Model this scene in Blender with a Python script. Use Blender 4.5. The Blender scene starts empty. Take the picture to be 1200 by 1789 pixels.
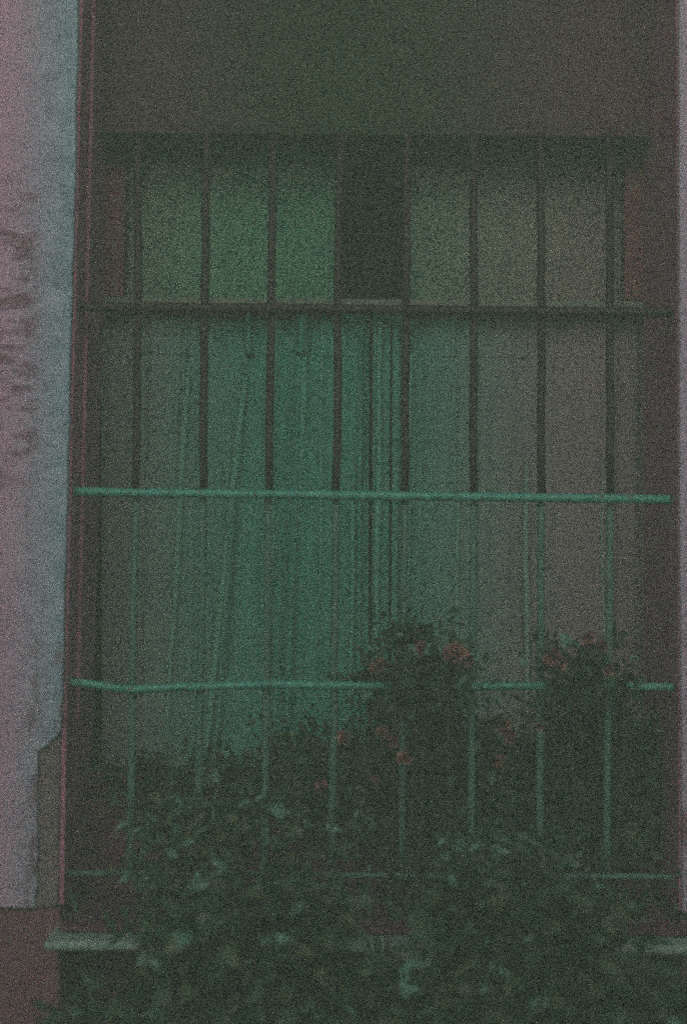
import bpy, bmesh, math, random
from mathutils import Vector, Matrix, Euler
random.seed(7)
R = math.radians
sc = bpy.context.scene
C = sc.collection

# ------------------------------------------------------------------ camera
W0, H0 = 1200.0, 1789.0            # size of the photograph the measurements were taken from
EYE = Vector((0.0, -2.55, 1.55))
cam = bpy.data.cameras.new('camera')
cam.sensor_fit = 'VERTICAL'; cam.sensor_height = 36.0; cam.lens = 50.0
cam.clip_start = 0.05; cam.clip_end = 500
cam.dof.use_dof = True; cam.dof.focus_distance = 2.60; cam.dof.aperture_fstop = 1.1
co = bpy.data.objects.new('camera', cam); C.objects.link(co)
co.matrix_world = (Matrix.Translation(EYE) @ Matrix.Rotation(R(90 + 1.9), 4, 'X') @ Matrix.Rotation(R(0.42), 4, 'Z'))
sc.camera = co
CM = co.matrix_world.copy()
FPX = H0 * cam.lens / cam.sensor_height

def at(px, py, Y=0.0):
    """point of the place measured at a photo pixel, on the upright plane y = Y"""
    d = CM.to_3x3() @ Vector(((px - W0 / 2) / FPX, (H0 / 2 - py) / FPX, -1.0))
    return EYE + d * ((Y - EYE.y) / d.y)

# ------------------------------------------------------------------ sky and sun
w = bpy.data.worlds.new('World'); sc.world = w; w.use_nodes = True
nt = w.node_tree; nt.nodes.clear()
sky = nt.nodes.new('ShaderNodeTexSky'); sky.sky_type = 'NISHITA'; sky.sun_disc = False
SUN_EL, SUN_AZ = 30, 184           # high, in front of the wall and a little to its left
sky.sun_elevation = R(SUN_EL); sky.sun_rotation = R(SUN_AZ)
sky.air_density = 1.4; sky.dust_density = 4.0; sky.ozone_density = 1.0
bg = nt.nodes.new('ShaderNodeBackground'); bg.inputs['Strength'].default_value = 0.06
wo = nt.nodes.new('ShaderNodeOutputWorld')
nt.links.new(sky.outputs[0], bg.inputs[0]); nt.links.new(bg.outputs[0], wo.inputs[0])
sl = bpy.data.lights.new('sun', 'SUN'); sl.energy = 0.6; sl.angle = R(40); sl.color = (1.0, 0.94, 0.88)
so = bpy.data.objects.new('sun', sl); C.objects.link(so)
so.rotation_euler = Euler((R(90 - SUN_EL), 0, R(180 - SUN_AZ)), 'XYZ')

sc.view_settings.view_transform = 'Standard'; sc.view_settings.look = 'None'
sc.view_settings.exposure = 0.6; sc.view_settings.gamma = 1.0
# a dim place on fast film: leave the renderer's own sampling grain in
sc.render.engine = 'CYCLES'
sc.cycles.use_denoising = False
sc.cycles.use_adaptive_sampling = True
sc.cycles.adaptive_threshold = 0.05
sc.cycles.adaptive_min_samples = 8
sc.cycles.max_bounces = 5; sc.cycles.diffuse_bounces = 2; sc.cycles.glossy_bounces = 2
sc.cycles.transmission_bounces = 4; sc.cycles.transparent_max_bounces = 8; sc.cycles.volume_bounces = 1
sc.cycles.caustics_reflective = False; sc.cycles.caustics_refractive = False
sc.cycles.pixel_filter_type = 'GAUSSIAN'; sc.cycles.filter_width = 1.7

# ------------------------------------------------------------------ helpers
def put(o, parent=None):
    C.objects.link(o)
    if parent is not None: o.parent = parent
    return o

def mesh(name, bm, mat, parent=None, smooth=False, bevel=0.0):
    me = bpy.data.meshes.new(name)
    bmesh.ops.recalc_face_normals(bm, faces=bm.faces)
    bm.to_mesh(me); bm.free()
    for m in (mat if isinstance(mat, (list, tuple)) else [mat]): me.materials.append(m)
    if smooth:
        for p in me.polygons: p.use_smooth = True
    o = bpy.data.objects.new(name, me)
    if bevel:
        b = o.modifiers.new('bevel', 'BEVEL'); b.width = bevel; b.segments = 2; b.limit_method = 'ANGLE'
    return put(o, parent)

def tag(o, label=None, cat=None, group=None, kind=None):
    if label: o['label'] = label
    if cat: o['category'] = cat
    if group: o['group'] = group
    if kind: o['kind'] = kind
    return o

def thing(name, label, cat, loc=(0, 0, 0), group=None):
    o = bpy.data.objects.new(name, None); o.empty_display_size = .1; C.objects.link(o)
    o.location = loc
    return tag(o, label, cat, group)

def box(bm, x0, x1, y0, y1, z0, z1, off=(0, 0, 0)):
    v = [bm.verts.new((x - off[0], y - off[1], z - off[2])) for x in (x0, x1) for y in (y0, y1) for z in (z0, z1)]
    for f in ((0, 1, 3, 2), (4, 6, 7, 5), (0, 4, 5, 1), (2, 3, 7, 6), (0, 2, 6, 4), (1, 5, 7, 3)):
        bm.faces.new([v[i] for i in f])

def tube(bm, pts, rad, n=10, mat=0, caps=True):
    pts = [Vector(p) for p in pts]
    rads = rad if isinstance(rad, (list, tuple)) else [rad] * len(pts)
    rings = []; up = None
    for i, p in enumerate(pts):
        t = (pts[min(i + 1, len(pts) - 1)] - pts[max(i - 1, 0)]).normalized()
        if up is None:
            up = Vector((0, -1, 0)) if abs(t.y) < .8 else Vector((1, 0, 0))
        a = t.cross(up).normalized(); b = a.cross(t).normalized(); up = b
        rings.append([bm.verts.new(p + (a * math.cos(2 * math.pi * k / n) + b * math.sin(2 * math.pi * k / n)) * rads[i]) for k in range(n)])
    for i in range(len(rings) - 1):
        for k in range(n):
            f = bm.faces.new((rings[i][k], rings[i][(k + 1) % n], rings[i + 1][(k + 1) % n], rings[i + 1][k])); f.material_index = mat
    if caps:
        for r in (rings[0], rings[-1]):
            f = bm.faces.new(r); f.material_index = mat

# ------------------------------------------------------------------ materials
def nodes(name):
    m = bpy.data.materials.new(name); m.use_nodes = True
    t = m.node_tree; b = t.nodes['Principled BSDF']
    return m, t, b

def ramp(t, fac, stops):
    r = t.nodes.new('ShaderNodeValToRGB'); e = r.color_ramp.elements
    while len(e) < len(stops): e.new(.5)
    for k, (p, c) in enumerate(stops): e[k].position = p; e[k].color = (*c, 1)
    t.links.new(fac, r.inputs[0]); return r.outputs[0]

def noise(t, scale, detail=4, rough=.6, stretch=(1, 1, 1), coord=None):
    if coord is None:
        g = t.nodes.new('ShaderNodeNewGeometry'); coord = g.outputs['Position']
    mp = t.nodes.new('ShaderNodeMapping'); mp.inputs['Scale'].default_value = stretch
    t.links.new(coord, mp.inputs[0])
    n = t.nodes.new('ShaderNodeTexNoise'); n.inputs['Scale'].default_value = scale
    n.inputs['Detail'].default_value = detail; n.inputs['Roughness'].default_value = rough
    t.links.new(mp.outputs[0], n.inputs[0]); return n.outputs[0]

def mix(t, fac, a, b, mode='MIX'):
    m = t.nodes.new('ShaderNodeMix'); m.data_type = 'RGBA'; m.blend_type = mode
    for s, v in ((m.inputs[0], fac), (m.inputs[6], a), (m.inputs[7], b)):
        if hasattr(v, 'is_output'): t.links.new(v, s)
        elif isinstance(v, (int, float)): s.default_value = v
        else: s.default_value = (*v, 1)
    return m.outputs[2]

def math_(t, op, a, b=None, clamp=False):
    m = t.nodes.new('ShaderNodeMath'); m.operation = op; m.use_clamp = clamp
    for s, v in zip(m.inputs, (a, b)):
        if v is None: continue
        if hasattr(v, 'is_output'): t.links.new(v, s)
        else: s.default_value = v
    return m.outputs[0]

def bump(t, b, h, strength, dist):
    n = t.nodes.new('ShaderNodeBump'); n.inputs['Strength'].default_value = strength; n.inputs['Distance'].default_value = dist
    t.links.new(h, n.inputs['Height']); t.links.new(n.outputs[0], b.inputs['Normal'])

def simple(name, c0, c1, scale=30, rough=.7, stretch=(1, 1, 1), bs=.4, bd=.002, spec=.3):
    m, t, b = nodes(name)
    n = noise(t, scale, 6, .65, stretch)
    t.links.new(ramp(t, n, [(.3, c0), (.7, c1)]), b.inputs['Base Color'])
    b.inputs['Roughness'].default_value = rough; b.inputs['Specular IOR Level'].default_value = spec
    bump(t, b, noise(t, scale * 3, 5, .7, stretch), bs, bd)
    return m

def pos(t):
    g = t.nodes.new('ShaderNodeNewGeometry'); s = t.nodes.new('ShaderNodeSeparateXYZ')
    t.links.new(g.outputs['Position'], s.inputs[0]); return s.outputs

def mrange(t, v, a, b):
    m = t.nodes.new('ShaderNodeMapRange'); m.interpolation_type = 'SMOOTHSTEP'
    m.inputs[1].default_value = a; m.inputs[2].default_value = b
    t.links.new(v, m.inputs[0]); return m.outputs[0]

def stucco():
    """grey-blue limewash, with plum coloured damp stains along the outer side of the pier"""
    m, t, b = nodes('stucco_wall')
    p = pos(t)
    base = ramp(t, noise(t, 24, 10, .8), [(.32, STUCCO_A), (.62, STUCCO_B)])
    # broken, streaky blotches, confined to a patch on the pier
    blot = math_(t, 'MULTIPLY', mrange(t, noise(t, 30, 7, .68, (.55, 1, 1.25)), .46, .60),
                 mrange(t, p[0], at(78, 900, -.16).x, at(38, 900, -.16).x))
    blot = math_(t, 'MULTIPLY', blot, math_(t, 'MULTIPLY', mrange(t, p[2], at(0, 880, -.16).z, at(0, 800, -.16).z),
                 mrange(t, p[2], at(0, 260, -.16).z, at(0, 380, -.16).z)))
    blot = math_(t, 'MULTIPLY', blot, .8)
    # damp rising at the foot of the arris
    damp = math_(t, 'MULTIPLY', mrange(t, noise(t, 30, 5, .7, (1, 1, .4)), .5, .62),
                 math_(t, 'MULTIPLY', mrange(t, p[2], at(0, 1060, -.16).z, at(0, 1180, -.16).z),
                       mrange(t, p[0], at(30, 900, -.16).x, at(80, 900, -.16).x)))
    # pink colour cast painted into the wash away from the window on either side
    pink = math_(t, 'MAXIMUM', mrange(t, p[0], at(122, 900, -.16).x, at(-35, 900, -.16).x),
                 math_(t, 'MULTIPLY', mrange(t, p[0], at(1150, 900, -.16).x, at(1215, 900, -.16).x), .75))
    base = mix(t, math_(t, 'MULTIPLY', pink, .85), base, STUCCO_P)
    col = mix(t, math_(t, 'ADD', blot, math_(t, 'MULTIPLY', damp, .85), True), base, (.16, .075, .12))
    t.links.new(col, b.inputs['Base Color'])
    b.inputs['Roughness'].default_value = .92; b.inputs['Specular IOR Level'].default_value = .15
    bump(t, b, noise(t, 90, 8, .75), .7, .003)
    return m

STUCCO_A, STUCCO_B, STUCCO_P = (.14, .22, .29), (.31, .41, .53), (.50, .26, .43)

def fabric(name, ca, cb, edge=None, rough=.95, trans=.0):
    m, t, b = nodes(name)
    n = noise(t, 60, 6, .7, (1, 1, .25))
    c = ramp(t, n, [(.3, ca), (.7, cb)])
    if edge:
        p = pos(t)
        ax = math_(t, 'ABSOLUTE', math_(t, 'ADD', p[0], .05))
        c = mix(t, math_(t, 'MULTIPLY', mrange(t, ax, .06, .56), .92), c, edge)  # centre-to-edge colour cast painted into the cloth
    t.links.new(c, b.inputs['Base Color'])
    b.inputs['Roughness'].default_value = rough; b.inputs['Specular IOR Level'].default_value = .1
    wv = t.nodes.new('ShaderNodeTexNoise'); wv.inputs['Scale'].default_value = 700
    g = t.nodes.new('ShaderNodeNewGeometry'); t.links.new(g.outputs['Position'], wv.inputs[0])
    bump(t, b, wv.outputs[0], .6, .0006)
    return m

M = {}
M['stucco'] = stucco()
M['plinth'] = simple('plum_plinth_paint', (.13, .05, .085), (.19, .085, .13), 14, .85)
M['broken'] = simple('broken_render', (.12, .09, .11), (.21, .17, .20), 22, .95, bs=.9, bd=.006)
M['apron'] = simple('dark_apron_paint', (.075, .016, .05), (.12, .036, .085), 12, .8)
M['fascia'] = simple('olive_fascia_board', (.004, .020, .005), (.010, .032, .010), 6, .75, (1, 1, 9), .4, .002)
t = M['fascia'].node_tree; b = t.nodes['Principled BSDF']; src = b.inputs['Base Color'].links[0].from_socket   # plum colour cast painted in towards both ends
f_ = mrange(t, math_(t, 'ADD', math_(t, 'ABSOLUTE', pos(t)[0]), math_(t, 'MULTIPLY', noise(t, 4, 5), .15)), .08, .62)
t.links.new(mix(t, f_, src, (.075, .026, .050)), b.inputs['Base Color'])
M['ledge'] = simple('ledge_stone', (.16, .26, .24), (.26, .36, .33), 25, .85, bs=.6, bd=.004)
M['frame'] = simple('plum_frame_paint', (.11, .022, .045), (.15, .04, .07), 20, .6, (1, 1, .3))
M['lining'] = simple('faded_plum_paint', (.26, .08, .17), (.36, .14, .26), 12, .8)
M['trim'] = simple('grey_green_trim_paint', (.09, .12, .10), (.14, .18, .15), 20, .6, (.3, 1, 1))
M['brown_iron'] = simple('dark_brown_iron', (.014, .009, .010), (.03, .018, .020), 60, .6, bs=.6, bd=.001)
M['mint'] = simple('mint_iron_paint', (.02, .20, .165), (.05, .33, .28), 60, .5, bs=.5, bd=.001, spec=.5)
def chips(m):
    t = m.node_tree; b = t.nodes['Principled BSDF']; src = b.inputs['Base Color'].links[0].from_socket
    t.links.new(mix(t, mrange(t, noise(t, 85, 4, .7), .58, .64), src, (.05, .03, .022)), b.inputs['Base Color'])
chips(M['mint'])
M['dull_mint'] = simple('dull_mint_iron', (.04, .11, .095), (.075, .17, .15), 60, .6, bs=.5, bd=.001)
M['curtain'] = fabric('curtain_cloth', (.035, .21, .175), (.065, .28, .235), (.23, .17, .21))
M['fold_highlight'] = fabric('fold_highlight_cloth', (.07, .29, .23), (.10, .35, .285), (.22, .27, .26))  # paler copy of the curtain cloth for the painted fold highlights
M['blind'] = fabric('blind_cloth', (.04, .17, .11), (.07, .22, .145), (.17, .18, .165))
M['blind_right'] = fabric('greyer_blind_cloth', (.06, .155, .11), (.085, .19, .135), (.20, .15, .17))  # greyer than the left blind
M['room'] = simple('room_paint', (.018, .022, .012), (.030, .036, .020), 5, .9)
M['ground'] = simple('garden_soil', (.05, .04, .03), (.10, .085, .06), 6, .95, bs=.8, bd=.02)
M['paving'] = simple('paving_stone', (.18, .18, .17), (.28, .27, .25), 8, .9)
M['soffit'] = simple('roof_slab_concrete', (.20, .20, .19), (.28, .28, .26), 8, .9)
M['bark'] = simple('plant_stem', (.015, .022, .014), (.03, .04, .022), 40, .9)

def leafmat(name, a, b_):
    m, t, b = nodes(name)
    n = noise(t, 26, 4, .6)
    t.links.new(ramp(t, n, [(.35, a), (.65, b_)]), b.inputs['Base Color'])
    b.inputs['Roughness'].default_value = .5; b.inputs['Specular IOR Level'].default_value = .4
    return m
M['leaf'] = leafmat('dark_leaf', (.010, .036, .018), (.026, .072, .038))
M['leaf_pale'] = leafmat('pale_leaf', (.06, .16, .115), (.11, .25, .19))
M['leaf_olive'] = leafmat('olive_leaf', (.035, .065, .032), (.06, .10, .05))
M['petal'] = leafmat('faded_rose_petal', (.15, .06, .065), (.22, .10, .105))
m, t, b = nodes('window_glass')
t.nodes.remove(b)
tr = t.nodes.new('ShaderNodeBsdfTransparent'); tr.inputs[0].default_value = (.93, .97, .94, 1)
gl = t.nodes.new('ShaderNodeBsdfGlossy'); gl.inputs['Roughness'].default_value = .08
fr = t.nodes.new('ShaderNodeValue'); fr.outputs[0].default_value = .006
ms = t.nodes.new('ShaderNodeMixShader')
for a_, b_ in ((fr.outputs[0], ms.inputs[0]), (tr.outputs[0], ms.inputs[1]), (gl.outputs[0], ms.inputs[2]), (ms.outputs[0], t.nodes['Material Output'].inputs['Surface'])):
    t.links.new(a_, b_)
M['glass'] = m

# ------------------------------------------------------------------ ground
bm = bmesh.new(); box(bm, -14, 14, -14, 14, -.3, 0)
tag(mesh('ground', bm, M['ground']), kind='structure')
bm = bmesh.new(); box(bm, -13, 13, -9, -1.0, 0.0, .05)
tag(mesh('path', bm, M['paving'], bevel=.01), kind='structure')

# ------------------------------------------------------------------ the house wall round the window
WY = .12                          # front face of the window joinery
FRONT = -.16                      # face of the piers; the grille hangs at y = 0
house = thing('house', 'grey rendered house wall with stained piers around a deep barred window', 'house', (0, 0, 0))
LX0 = -4.5; RX1 = 4.5; TOPZ = 3.0
lx_t, lx_b = at(131, 300, FRONT).x, at(109, 1250, FRONT).x
z_notch = at(66, 1292, FRONT).z; x_notch = at(66, 1400, FRONT).x; z_pl = at(0, 1587, FRONT).z
# left pier: polygon in the facade plane with a slightly battered arris, lower corner broken away
def prism(bm, pts, y0, y1):
    a = [bm.verts.new((x, y0, z)) for x, z in pts]; b_ = [bm.verts.new((x, y1, z)) for x, z in pts]
    bm.faces.new(a); bm.faces.new(b_[::-1])
    for i in range(len(pts)):
        j = (i + 1) % len(pts); bm.faces.new((a[i], a[j], b_[j], b_[i]))
xa = lambda z: lx_b + (lx_t - lx_b) * (z - at(109, 1250, FRONT).z) / (at(131, 300, FRONT).z - at(109, 1250, FRONT).z)
bm = bmesh.new()
edge = [(xa(TOPZ), TOPZ)]
k = 40
for i in range(1, k):
    z = TOPZ + (z_notch - TOPZ) * i / k
    edge.append((xa(z) + random.uniform(-.0015, .0015), z))
edge += [(xa(z_notch) - .002, z_notch + .012), (xa(z_notch) - .012, z_notch + .002), (x_notch + .012, z_notch - .012), (x_notch, z_notch - .02)]
for i in range(1, 14):
    z = z_notch - .02 + (z_pl - z_notch + .02) * i / 14
    edge.append((x_notch + random.uniform(-.002, .002), z))
edge.append((x_notch, z_pl))
prism(bm, edge + [(LX0, z_pl), (LX0, TOPZ)], FRONT, WY + .005)
mesh('pier', bm, M['stucco'], house, bevel=.003)
bm = bmesh.new(); box(bm, x_notch - .02, xa(z_notch) - .004, FRONT + .010, .11, z_pl - .001, z_notch + .003)
tag(mesh('broken_corner', bm, M['broken'], house, bevel=.004), 'darker broken corner low on the left pier')
# right pier
rx = at(1187, 900, FRONT).x
bm = bmesh.new(); prism(bm, [(at(1185, 0, FRONT).x, TOPZ), (rx, at(1187, 900, FRONT).z), (at(1192, 1640, FRONT).x, z_pl), (RX1, z_pl), (RX1, TOPZ)], FRONT, WY + .005)
mesh('pier', bm, M['stucco'], house, bevel=.003)
# plinth below both piers and under the ledge
xpl, xpr = at(104, 1600, FRONT).x, at(1192, 1640, FRONT).x
for a_, b_ in ((LX0, xpl), (xpr, RX1)):
    bm = bmesh.new(); box(bm, a_, b_, FRONT + .012, .12, -.02, z_pl - .003)
    mesh('plinth', bm, M['plinth'], house, bevel=.005)
# plum painted lining of the left reveal with a paler bead down its middle
bm = bmesh.new(); q = [(xa(TOPZ) + .0, TOPZ - .001), (xa(z_notch + .02), z_notch + .02)]
prism(bm, [(q[0][0] - .003, q[0][1]), (q[0][0] + .004, q[0][1]), (q[1][0] + .004, q[1][1]), (q[1][0] - .003, q[1][1])], -.145, WY + .004)
mesh('reveal_lining', bm, M['lining'], house)
bm = bmesh.new()
prism(bm, [(at(1185, 0, FRONT).x - .003, TOPZ - .001), (at(1185, 0, FRONT).x + .002, TOPZ - .001), (at(1192, 1640, FRONT).x + .002, z_pl + .003), (at(1192, 1640, FRONT).x - .004, z_pl + .003)], -.150, WY + .004)
mesh('reveal_lining', bm, M['lining'], house)
bm = bmesh.new()
prism(bm, [(q[0][0] + .0045, q[0][1]), (q[0][0] + .012, q[0][1]), (q[1][0] + .012, q[1][1]), (q[1][0] + .0045, q[1][1])], -.070, -.055)
mesh('reveal_bead', bm, M['lining'], house, bevel=.002)
bm = bmesh.new(); xb = xa(z_notch) - .003
box(bm, xb, xb + .008, FRONT + .014, WY + .004, z_pl + .003, z_notch + .018)
mesh('reveal_lining', bm, M['lining'], house)
# fascia board above the opening
zf0 = at(600, 236, .04).z
bm = bmesh.new()
xl, xr = xa(zf0) - .04, rx + .04
box(bm, xl, xr, .05, .08, zf0 + .016, TOPZ)
mesh('fascia', bm, M['fascia'], house, bevel=.004)
bm = bmesh.new(); box(bm, xl + .01, xr - .01, -.042 + .08, .078, zf0, zf0 + .014)
tag(mesh('drip_board', bm, M['fascia'], house, bevel=.003), 'thin drip board under the fascia')
bm = bmesh.new(); box(bm, xl, xr, .082, .30, zf0 + .12, TOPZ)
mesh('lintel', bm, M['apron'], house)
# roof slab over the window, above the frame of the photo: keeps the top of the opening in the shade
bm = bmesh.new(); box(bm, LX0, RX1, -.50, 2.6, TOPZ + .003, TOPZ + .18)
mesh('roof', bm, M['soffit'], house, bevel=.01)
# apron wall under the window
z_ap = at(600, 1345, .10).z
bm = bmesh.new(); box(bm, xpl + .003, xpr - .003, .06, .13, -.02, z_ap)
mesh('apron', bm, M['apron'], house, bevel=.006)
# ledge
LY = -.24
zl1 = at(170, 1645, LY).z; zl0 = at(170, 1662, LY).z
bm = bmesh.new()
n = 60; x0, x1 = at(76, 1650, LY).x, at(1230, 1650, LY).x
for i in range(n):
    pass
box(bm, x0, x1, LY, .06, zl0, zl1)
mesh('ledge', bm, M['ledge'], house, bevel=.006)
bm = bmesh.new(); box(bm, x0 + .015, x1 + .3, LY + .045, .055, zl1 + .002, zl1 + .012)
mesh('ledge_topping', bm, M['apron'], house, bevel=.004)
# the dark room behind
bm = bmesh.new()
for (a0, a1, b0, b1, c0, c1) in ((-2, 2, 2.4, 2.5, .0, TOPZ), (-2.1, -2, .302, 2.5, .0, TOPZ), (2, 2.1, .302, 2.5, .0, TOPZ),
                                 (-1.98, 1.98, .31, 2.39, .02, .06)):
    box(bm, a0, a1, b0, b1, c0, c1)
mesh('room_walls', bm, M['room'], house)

# ------------------------------------------------------------------ the window
win = bpy.data.objects.new('window', None); win.empty_display_size = .1; put(win, house)
win.location = (0, WY, at(600, 1345, WY).z)
wo_ = win.location
P = lambda px, py, Y=WY: at(px, py, Y)
zt = P(600, 245).z; zb = z_ap
def wbox(name, x0, x1, z0, z1, y0, y1, mat, bev=.003):
    bm = bmesh.new(); box(bm, x0, x1, y0, y1, z0, z1, wo_)
    return mesh(name, bm, M[mat], win, bevel=bev)
ztr0, ztr1 = P(600, 534).z, P(600, 521).z
# outer frame: side stiles
XL, XR = P(118, 800).x, P(1192, 800).x
wbox('frame_stile', XL - .05, P(137, 800).x, zb, zt + .12, WY + .006, WY + .05, 'frame')
wbox('frame_stile', P(1178, 800).x, XR + .05, zb, zt + .12, WY + .006, WY + .05, 'frame')
wbox('transom', P(137, 530).x + .001, P(1178, 530).x - .001, ztr0, ztr1, WY + .004, WY + .046, 'trim')
# dark boxed-in sides of the upper lights
wbox('side_panel', P(138, 530).x, P(217, 400).x, ztr1 + .001, zt + .12, WY + .006, WY + .04, 'frame')
wbox('side_panel', P(1092, 400).x, P(1177, 530).x, ztr1 + .001, zt + .12, WY + .006, WY + .04, 'frame')
# mullions beside the dark middle light
wbox('mullion', P(588, 400).x, P(597, 400).x, ztr1 + .001, zt + .12, WY + .006, WY + .04, 'frame', .002)
wbox('mullion', P(708, 400).x, P(716, 400).x, ztr1 + .001, zt + .12, WY + .006, WY + .04, 'frame', .002)
# left stile of the lower lights
wbox('stile', P(139, 800).x, P(150, 800).x, zb, ztr0 - .001, WY + .006, WY + .04, 'frame', .002)
# glass
def pane(x0, x1, z0, z1):
    bm = bmesh.new()
    bm.faces.new([bm.verts.new((x - wo_.x, WY + .022 - wo_.y, z - wo_.z)) for x, z in ((x0, z0), (x1, z0), (x1, z1), (x0, z1))])
    mesh('pane', bm, M['glass'], win)
pane(P(217, 400).x, P(588, 400).x, ztr1 + .001, zt + .12)
pane(P(716, 400).x, P(1092, 400).x, ztr1 + .001, zt + .12)

# ------------------------------------------------------------------ blinds and curtains hanging behind the window
def blind(px0, px1, label, mat, sag):
    Y = .185
    a, b_ = at(px0, 400, Y).x, at(px1, 400, Y).x
    z0, z1 = at(600, 535, Y).z - .01, zt + .12
    cx = (a + b_) / 2
    root = thing('roller_blind', label, 'blind', (cx, Y, z0), 'cloth blinds behind the upper lights')
    bm = bmesh.new(); nx, nz = 40, 20; vs = []
    for i in range(nx + 1):
        for j in range(nz + 1):
            u, v = i / nx, j / nz
            y = sag * (math.sin(u * 9 + v * 1.3) * .5 + math.sin(u * 23 + 1) * .25) + .002 * math.sin(v * 7)
            vs.append(bm.verts.new((a + (b_ - a) * u - cx, y, (z1 - z0) * v)))
    for i in range(nx):
        for j in range(nz):
            k = i * (nz + 1) + j; bm.faces.new((vs[k], vs[k + nz + 1], vs[k + nz + 2], vs[k + 1]))
    mesh('cloth', bm, mat, root, True)
    bm = bmesh.new(); tube(bm, [(a - cx, 0, -.006), (b_ - cx, 0, -.006)], .007, 8)
    mesh('hem_bar', bm, M['frame'], root, True)
blind(216, 589, 'green cloth blind drawn behind the upper left light', M['blind'], .004)
blind(714, 1092, 'greyer cloth blind drawn behind the upper right light', M['blind_right'], .004)

def curtain(name, label, cols, mat, x0t, x0b, x1t, x1b, ztop, zbot, Y, highlights=()):
    """hanging cloth: folds given as (pixel at the top, pixel at the bottom, width in px, depth m; + = toward the viewer)"""
    root = thing(name, label, 'curtain', ((x0t + x1t) / 2, Y, zbot), 'curtains behind the barred window')
    ox, oz = root.location.x, root.location.z
    s = lambda px: at(px, 900, Y).x
    nx, nz = 420, 26
    bm = bmesh.new(); grid = []
    for j in range(nz + 1):
        v = j / nz; z = ztop + (zbot - ztop) * v; row = []
        for i in range(nx + 1):
            u = i / nx
            x = (x0t + (x0b - x0t) * v) * (1 - u) + (x1t + (x1b - x1t) * v) * u
            y = .0024 * math.sin(x * 95 + v * 1.1) + .0015 * math.sin(x * 163 + 2 + v * 2) + .0006 * math.sin(x * 310 + 3 * v)
            y += .006 * math.sin(x * 21 + v * .8)
            for (p0, p1, wd, dp) in cols:
                c = s(p0 + (p1 - p0) * v); h = wd / 975 / 2
                q = (x - c) / h
                if abs(q) < 3: y -= (dp if dp > 0 or wd < 7 else dp * .55) * math.exp(-q * q) * (0.75 + .25 * math.sin(v * 5 + p0))
            row.append(bm.verts.new((x - ox, y, z - oz)))
        grid.append(row)
    for j in range(nz):
        for i in range(nx):
            bm.faces.new((grid[j][i], grid[j][i + 1], grid[j + 1][i + 1], grid[j + 1][i]))
    mesh('cloth', bm, mat, root, True)
    # paler ribbons standing forward: fold highlights put into the cloth colour
    for (p0, p1, wd, v0, v1) in highlights:
        bm = bmesh.new(); rows = []
        for j in range(31):
            q = j / 30; v = v0 + (v1 - v0) * q; c = s(p0 + (p1 - p0) * v) + .0012 * math.sin(v * 17 + p0)
            hw = wd / 975 / 2 * (.25 + .75 * math.sin(math.pi * min(1, .08 + q * .9)) ** .5); z = ztop + (zbot - ztop) * v
            rows.append([bm.verts.new((c + hw * u - ox, -.010 - .006 * math.sqrt(max(0, 1 - u * u)), z - oz)) for u in (-1, -.8, -.4, 0, .4, .8, 1)])
        for j in range(30):
            for i in range(6): bm.faces.new((rows[j][i], rows[j][i + 1], rows[j + 1][i + 1], rows[j + 1][i]))
        mesh('fold_highlight', bm, M['fold_highlight'], root, True)
    # doubled heading of the curtain
    bm = bmesh.new(); hz = at(600, 622, Y).z; rows = []
    for z in (ztop + .002, (ztop + hz) / 2, hz):
        row = []
        for i in range(nx + 1):
            u = i / nx; x = x0t * (1 - u) + x1t * u
            y = -.0014 + .0024 * math.sin(x * 95) + .0015 * math.sin(x * 163 + 2) + .0006 * math.sin(x * 310) + .006 * math.sin(x * 21)
            for (p0, p1, wd, dp) in cols:
                c = s(p0); h = wd / 975 / 2; q = (x - c) / h
                if abs(q) < 3: y -= (dp if dp > 0 or wd < 7 else dp * .55) * math.exp(-q * q)
            row.append(bm.verts.new((x - ox, y, z - oz)))
        rows.append(row)
    for j in range(2):
        for i in range(nx):
            bm.faces.new((rows[j][i], rows[j][i + 1], rows[j + 1][i + 1], rows[j + 1][i]))
    mesh('heading', bm, mat, root, True)
    return root
CY = .19
ctop = at(600, 540, CY).z + .012; cbot = zb - .12
cx = lambda px, Y=CY: at(px, 900, Y).x
left_folds = [(322, 300, 14, .016), (432, 372, 18, .026), (346, 350, 18, -.010), (458, 430, 18, -.010), (500, 478, 16, -.012),
              (525, 500, 20, .024), (543, 532, 10, -.018), (565, 560, 12, .010), (612, 606, 12, -.012), (630, 625, 12, .014), (636, 636, 6, -.012), (270, 255, 24, .006), (225, 215, 24, -.006)]
mid_folds = [(665, 658, 12, .012), (694, 690, 5, -.02)]
right_folds = [(701, 698, 6, -.022), (714, 708, 10, .016), (735, 735, 14, -.010), (790, 800, 14, .008), (860, 865, 16, -.006), (915, 925, 14, .012), (990, 1000, 18, -.007), (1050, 1055, 18, .007), (1120, 1125, 16, -.01)]
curtain('curtain', 'wide green curtain with long slanting folds left of the dark slits', left_folds, M['curtain'], cx(172), cx(186), cx(642), cx(646), ctop, cbot, CY,
        [(332, 290, 13, .12, .85), (440, 352, 15, .15, .9), (532, 496, 20, .02, .85), (478, 470, 12, .0, .95), (560, 560, 8, .0, .6), (620, 612, 9, .3, .9)])
curtain('curtain', 'narrow strip of curtain between the two dark slits in the middle', [(662, 658, 12, .012)], M['curtain'], cx(649), cx(652), cx(680), cx(679), ctop, cbot, CY, [(662, 656, 11, .0, .9)])
curtain('curtain', 'wide greyish curtain hanging right of the dark slits', right_folds, M['curtain'], cx(684), cx(685), cx(1200), cx(1200), ctop, cbot, CY,
        [(716, 704, 13, .1, .95), (914, 922, 12, .3, .8), (800, 797, 9, .3, .8), (1046, 1056, 9, .3, .9)])

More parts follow.
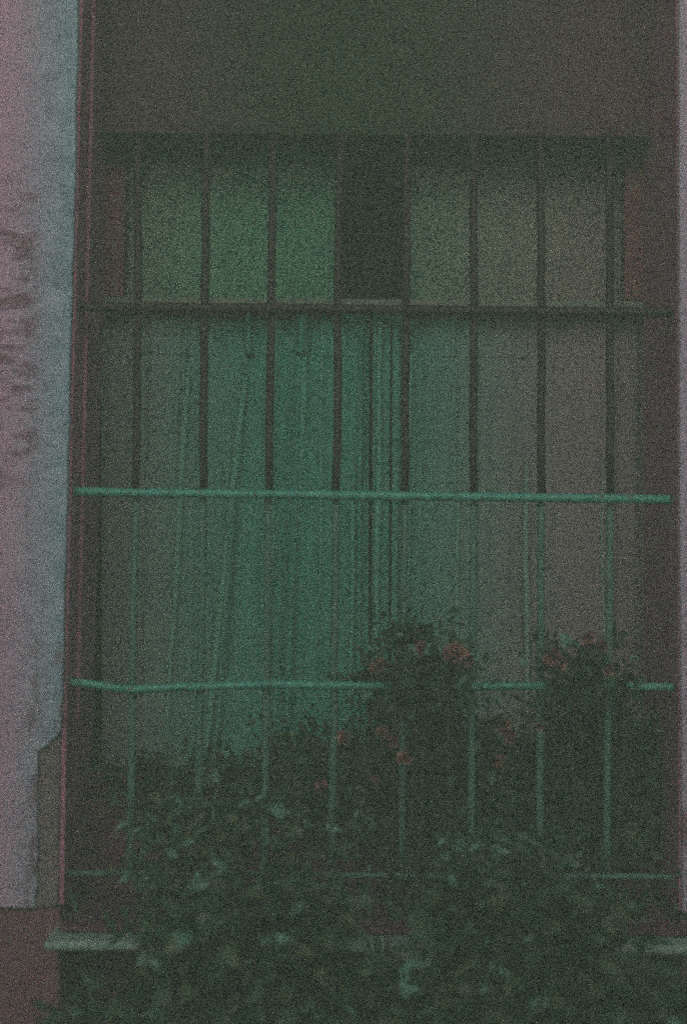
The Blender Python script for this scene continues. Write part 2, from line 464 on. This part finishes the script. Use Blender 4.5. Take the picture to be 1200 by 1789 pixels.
# ------------------------------------------------------------------ the grille
BX_T = [243, 361, 478, 594, 711, 828, 945, 1064]      # at photo y 240
BX_M = [238, 355, 470, 587, 707, 827, 945, 1066]      # at photo y 860
BX_B = [228, 346, 462, 580, 702, 821, 942, 1059]      # at photo y 1525
GY = -.10                          # the grille stands forward of the window
zg = thing('window_grille', 'iron window grille, brown bars above and mint green bars and rails below', 'window grille', (0, GY, at(600, 1528, GY).z))
g0 = zg.location.copy()
def gm(name, pts, rad, mat, n=12):
    bm = bmesh.new(); tube(bm, [Vector(p) - g0 for p in pts], rad, n); return mesh(name, bm, M[mat], zg, True)
def jit(pts, a=.0012):
    return [Vector(p) + Vector((random.uniform(-a, a), 0, random.uniform(-a, a) * .4)) for p in pts]
def interp(p, q, n): return [p.lerp(q, i / n) for i in range(n + 1)]
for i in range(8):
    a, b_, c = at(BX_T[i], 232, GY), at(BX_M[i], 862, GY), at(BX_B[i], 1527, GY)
    gm('bar', jit(interp(a, b_, 9)), .0072, 'brown_iron')  # dark brown down to the second rail, dull mint below it
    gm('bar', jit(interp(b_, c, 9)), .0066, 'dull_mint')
def rail(pts, rad, mat, y=GY - .013):
    P3 = [at(px, py, y) for px, py in pts]
    # smooth through the points
    out = []
    for i in range(len(P3) - 1):
        p0, p1, p2, p3 = P3[max(i - 1, 0)], P3[i], P3[i + 1], P3[min(i + 2, len(P3) - 1)]
        for k in range(6):
            s = k / 6
            out.append(.5 * ((2 * p1) + (p2 - p0) * s + (2 * p0 - 5 * p1 + 4 * p2 - p3) * s * s + (3 * p1 - p0 - 3 * p2 + p3) * s ** 3))
    out.append(P3[-1]); return gm('rail', out, rad, mat)
rail([(112, 536), (300, 537), (600, 540), (900, 544), (1195, 546)], .0085, 'brown_iron')
rail([(112, 858), (240, 861), (420, 863), (600, 865), (900, 869), (1195, 873)], .0078, 'mint')
rail([(110, 1190), (165, 1196), (232, 1204), (330, 1200), (480, 1196), (600, 1198), (800, 1199), (1000, 1199), (1197, 1201)], .0072, 'mint')
rail([(105, 1525), (400, 1526), (700, 1530), (1000, 1531), (1198, 1532)], .0052, 'dull_mint')  # bottom rail in duller mint: foliage shade put into its colour
# stiles of the grille against the piers
gm('stile', [at(127, 232, GY), at(126, 700, GY), at(122, 1100, GY), at(116, 1527, GY)], .0065, 'brown_iron')
gm('stile', [at(1183, 232, GY), at(1184, 800, GY), at(1188, 1527, GY)], .0065, 'brown_iron')
# hoops with curled ends between the bottom rail and the ledge
def hoop(px, r=75):
    pts = []
    for k in range(25):
        a = math.pi * (k / 24)
        pts.append((px - r * math.cos(a), 1565 + r * math.sin(a) * 1.02))
    l = [(px - r - 20 + 14 * math.cos(a), 1558 - 13 * math.sin(a)) for a in [i * .5 for i in range(8, 0, -1)]]
    rr = [(px + r + 20 - 14 * math.cos(a), 1558 - 13 * math.sin(a)) for a in [i * .5 for i in range(1, 9)]]
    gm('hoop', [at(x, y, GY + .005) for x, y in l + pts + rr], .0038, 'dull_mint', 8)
for px in (190, 420, 650, 885, 1125): hoop(px, 62)

# ------------------------------------------------------------------ plants
def leaf(bm, p, d, size, mat=0, width=.5, fold=.25):
    d = d.normalized(); s = d.cross(Vector((random.uniform(-1, 1), random.uniform(-1, 1), random.uniform(-.2, 1)))).normalized()
    nrm = s.cross(d).normalized(); L = size; wd = size * width * .5
    q = lambda u, v, h: bm.verts.new(p + d * (L * u) + s * (wd * v) + nrm * h)
    b0 = q(0, 0, 0); m1 = q(.3, 0, .0); m2 = q(.65, 0, -.04 * L); tp = q(1, 0, -.14 * L)
    a1, a2 = q(.28, 1, fold * wd), q(.66, .78, fold * wd * .6); c1, c2 = q(.28, -1, fold * wd), q(.66, -.78, fold * wd * .6)
    for f in ((b0, m1, a1), (b0, c1, m1), (m1, m2, a2, a1), (m1, c1, c2, m2), (m2, tp, a2), (m2, c2, tp)):
        fc = bm.faces.new(f); fc.material_index = mat

def flower(root, o, p, r):
    bm = bmesh.new(); c = p - o
    for ring, (n, rr, tilt) in enumerate(((5, 1.0, .35), (5, .75, .8), (4, .45, 1.2))):
        for k in range(n):
            a = 2 * math.pi * (k + .4 * ring) / n + random.uniform(-.2, .2)
            d = Vector((math.cos(a), -.45 - .5 * tilt, math.sin(a))).normalized()
            leaf(bm, c, d, r * rr * random.uniform(.85, 1.15), 0, 1.3, .9)
    mesh('flower', bm, M['petal'], root, True)

def bush(name, label, cat, clumps, y, foot, nleaf, size, flowers=(), mats=('leaf', 'leaf_pale', 'leaf_olive'), pale=.06, olive=.08, hero=(), hy=None, fy=None, sprigs=4):
    """clumps: (px, py, radius px x, radius px y); stems run from the foot to every clump"""
    root = thing(name, label, cat, (at(foot, 1700, y).x, y, 0))
    o = root.location.copy()
    bm = bmesh.new()
    base = Vector((0, 0, 0))
    for (px, py, rx_, ry_, *yy) in clumps:
        e = at(px, py, yy[0] if yy else y) - o + Vector((0, random.uniform(-.04, .04), 0))
        midp = base.lerp(e, .5) + Vector((random.uniform(-.04, .04), random.uniform(-.03, .03), .04))
        k = [base + Vector((random.uniform(-.02, .02), random.uniform(-.02, .02), 0)), base.lerp(midp, .5) + Vector((0, 0, .03)), midp, midp.lerp(e, .6), e]
        tube(bm, k, [.009, .007, .0055, .004, .002], 6)
    mesh('stem', bm, M['bark'], root, True)
    bm = bmesh.new(); tot = sum(k[2] * k[3] for k in clumps)
    for (px, py, a, b_, *yy) in clumps:
        c = at(px, py, yy[0] if yy else y); n = int(nleaf * a * b_ / tot)
        for _ in range(n):
            # points inside an uneven ellipsoid, fuller near its skin
            th = random.uniform(0, 2 * math.pi); zz = random.uniform(-1, 1); rr = random.random() ** .6 * random.uniform(.7, 1.55)
            h = math.sqrt(1 - zz * zz)
            dv = Vector((h * math.cos(th) * a / 975, h * math.sin(th) * min(a, 45) / 975, zz * b_ / 975)) * rr
            d = (dv.normalized() + Vector((random.uniform(-1, 1), random.uniform(-1, .4), random.uniform(-.9, .6)))).normalized()
            q = random.random(); mi = 1 if q < pale else (2 if q < pale + olive else 0)
            leaf(bm, c + dv - o, d, size * random.uniform(.6, 1.35), mi, random.uniform(.45, .75))
        for _ in range(sprigs):            # loose shoots that break the outline
            az = random.uniform(0, 2 * math.pi); up = random.uniform(-.25, 1)
            dr = Vector((math.cos(az), math.sin(az) * .5, up)).normalized()
            st = c - o + Vector((dr.x * a, dr.y * 30, dr.z * b_)) / 975 * .8
            ln = random.uniform(.04, .10); bend = Vector((random.uniform(-.3, .3), 0, random.uniform(-.5, .2)))
            for q_ in range(7):
                f_ = q_ / 6; pp = st + dr * ln * f_ + bend * ln * f_ * f_ * .5
                sd = dr.cross(Vector((0, 1, 0))).normalized() * (1 if q_ % 2 else -1)
                leaf(bm, pp, (dr * .7 + sd * random.uniform(.5, 1.1) + Vector((0, -.3, 0))), size * random.uniform(.5, .95), 0 if random.random() > pale * 2 else 1, .5)
    for (px, py, ang, L, mi) in hero:      # single pale and olive leaves set one by one
        p = at(px, py, hy if hy is not None else y - .07) - o
        d = Vector((math.cos(R(ang)), -.25, math.sin(R(ang))))
        leaf(bm, p - d.normalized() * L / 975 * .4, d, L / 975 * .85, mi, random.uniform(.32, .5), .3)
    mesh('foliage', bm, [M[k] for k in mats], root, False)
    for (px, py, r) in flowers: flower(root, o, at(px, py, fy if fy is not None else y - .06), r / 975)
    return root

bush('rose_bush', 'tall rose bush with faded blooms hiding the rail right of the middle', 'rose bush',
     [(745, 1170, 38, 36, -.17), (780, 1195, 30, 40, -.17), (728, 1215, 30, 34, -.17), (770, 1262, 38, 50, .0), (700, 1290, 55, 50, .0), (760, 1350, 75, 60, .0),
      (660, 1390, 80, 60, .0), (860, 1300, 40, 40, .0), (840, 1400, 80, 60, .0), (610, 1330, 60, 45, .0), (660, 1195, 22, 30, .0), (735, 1122, 18, 18, -.17),
      (690, 1122, 12, 20, -.17), (540, 1320, 50, 40, .0), (560, 1400, 70, 50, .0), (740, 1450, 120, 60, .0)],
     -.0, 745, 2600, .028, fy=-.23,
     flowers=[(795, 1143, 22), (812, 1150, 16), (662, 1165, 18), (600, 1288, 14), (668, 1280, 14), (686, 1297, 11), (706, 1325, 15),
              (878, 1270, 16), (890, 1290, 14), (872, 1328, 12), (735, 1132, 12), (655, 1362, 10), (562, 1372, 11)])
bush('rose_bush', 'smaller rose bush with pale pink blooms by the right pier', 'rose bush',
     [(1000, 1170, 36, 30, -.15), (1035, 1155, 22, 26, -.0), (1000, 1205, 30, 18, -.16), (1100, 1200, 22, 12, -.16), (1060, 1230, 36, 34, .0), (1000, 1260, 60, 50, .0),
      (1080, 1310, 80, 60, .0), (1000, 1370, 70, 60, .0), (1110, 1400, 70, 60, .0), (930, 1350, 50, 60, .0), (1040, 1460, 110, 50, .0)],
     -.0, 1030, 1900, .028, fy=-.22, hy=-.14,
     flowers=[(965, 1150, 18), (980, 1160, 12), (1025, 1118, 16), (1052, 1128, 12), (1063, 1172, 11), (940, 1270, 9)],
     hero=[(1018, 1390, 70, 34, 2), (1012, 1380, 110, 30, 2)])
bush('leafy_shrub', 'pale leaved shrub reaching the bottom rail at left of middle', 'shrub',
     [(350, 1460, 65, 50), (420, 1440, 40, 40), (310, 1500, 50, 40), (350, 1540, 60, 35), (290, 1440, 30, 30), (525, 1480, 36, 60), (375, 1395, 26, 24), (300, 1580, 60, 40)],
     -.27, 400, 260, .030, pale=.12, olive=.25,
     hero=[(375, 1390, 60, 34, 1), (372, 1425, -80, 36, 1), (385, 1400, 20, 26, 1), (318, 1412, 30, 22, 1), (345, 1545, 12, 54, 1), (372, 1528, 30, 40, 1),
           (385, 1510, -20, 34, 1), (300, 1490, 150, 30, 1), (330, 1470, 30, 30, 1), (355, 1450, 200, 28, 1), (410, 1500, 10, 26, 2), (495, 1440, 5, 30, 1),
           (510, 1450, 40, 28, 2), (300, 1370, 10, 24, 2), (290, 1510, 80, 24, 2), (445, 1565, -60, 30, 2), (520, 1560, 70, 26, 2)])
bush('leafy_shrub', 'thin shrub of narrow bright leaves in front of the right bars', 'shrub',
     [(870, 1490, 50, 34), (930, 1480, 45, 34), (795, 1530, 34, 40), (890, 1570, 90, 40), (1000, 1575, 60, 30), (1060, 1590, 60, 30)],
     -.27, 900, 330, .030, pale=.10, olive=.2,
     hero=[(865, 1482, 60, 30, 1), (878, 1487, 0, 30, 1), (932, 1470, -30, 34, 1), (910, 1462, 20, 24, 1), (868, 1508, 15, 20, 1), (852, 1512, 20, 20, 1),
           (792, 1540, -50, 34, 1), (815, 1528, 0, 40, 1), (800, 1475, 60, 30, 1), (853, 1560, 40, 26, 1), (800, 1600, -10, 34, 1), (825, 1604, -20, 36, 1),
           (1045, 1550, -50, 20, 1), (960, 1560, 70, 26, 2), (930, 1570, -60, 24, 2), (925, 1635, 40, 24, 2), (985, 1600, 20, 24, 2), (1015, 1400, 60, 26, 2)])
bush('leafy_shrub', 'dark thin shrub behind the grille in front of the left curtain hem', 'shrub',
     [(300, 1345, 60, 30), (400, 1350, 60, 26), (450, 1360, 50, 30), (230, 1370, 50, 24), (380, 1400, 110, 34), (520, 1300, 30, 30)],
     .0, 330, 330, .028, pale=.0, olive=.15)
bush('low_shrub', 'dense low shrub spreading along the bottom left of the bed', 'shrub',
     [(340, 1640, 60, 60), (450, 1640, 100, 60), (300, 1750, 80, 50), (420, 1740, 120, 60), (530, 1710, 80, 70), (180, 1800, 90, 40), (530, 1590, 60, 50)],
     -.42, 400, 1000, .036, pale=.06, olive=.22,
     hero=[(490, 1640, 10, 34, 1), (465, 1645, 5, 26, 1), (570, 1625, -30, 26, 2), (560, 1700, 40, 30, 2), (350, 1640, 20, 24, 2), (270, 1685, -40, 30, 1),
           (590, 1780, 30, 34, 2), (610, 1765, -30, 30, 1), (410, 1745, 50, 26, 2), (480, 1600, 50, 26, 1), (440, 1690, 10, 26, 2), (500, 1735, -50, 30, 2)])
bush('low_shrub', 'low shrub with broad pale leaves at bottom centre', 'shrub',
     [(800, 1590, 40, 34), (650, 1760, 60, 40), (760, 1730, 80, 45), (660, 1790, 120, 40), (820, 1760, 100, 50), (840, 1650, 60, 60)],
     -.40, 720, 1000, .044, pale=.05, olive=.2,
     hero=[(732, 1630, -8, 44, 1), (720, 1636, 20, 30, 1), (715, 1690, 35, 50, 1), (735, 1684, 20, 36, 1), (705, 1712, 60, 36, 1), (718, 1730, 10, 44, 1),
           (705, 1740, -30, 26, 1), (640, 1700, 10, 30, 2), (845, 1728, 50, 24, 1), (650, 1725, -30, 28, 2), (800, 1700, 20, 24, 2)])
bush('low_shrub', 'dull olive low shrub filling the bottom right corner', 'shrub',
     [(950, 1660, 90, 60), (1040, 1720, 90, 50), (930, 1750, 100, 60), (1100, 1780, 100, 45), (1180, 1770, 70, 40), (1010, 1630, 50, 40)],
     -.42, 1030, 1150, .036, pale=.03, olive=.25,
     hero=[(925, 1640, 30, 26, 1), (970, 1625, 10, 24, 2), (1060, 1700, 20, 26, 2), (880, 1700, -20, 26, 1), (1000, 1730, 60, 24, 2)])

# ------------------------------------------------------------------ haze box added to lift the blacks
bm = bmesh.new(); box(bm, -15, 15, -15, 15, -1.3, 3.9)
hz = mesh('added_haze', bm, bpy.data.materials.new('black_lift_haze')); tag(hz, kind='stuff')
hm = hz.data.materials[0]; hm.use_nodes = True; t = hm.node_tree
t.nodes.remove(t.nodes['Principled BSDF'])
pv = t.nodes.new('ShaderNodeVolumePrincipled')
pv.inputs['Color'].default_value = (.62, .83, .66, 1); pv.inputs['Density'].default_value = .13
t.links.new(pv.outputs[0], t.nodes['Material Output'].inputs['Volume'])
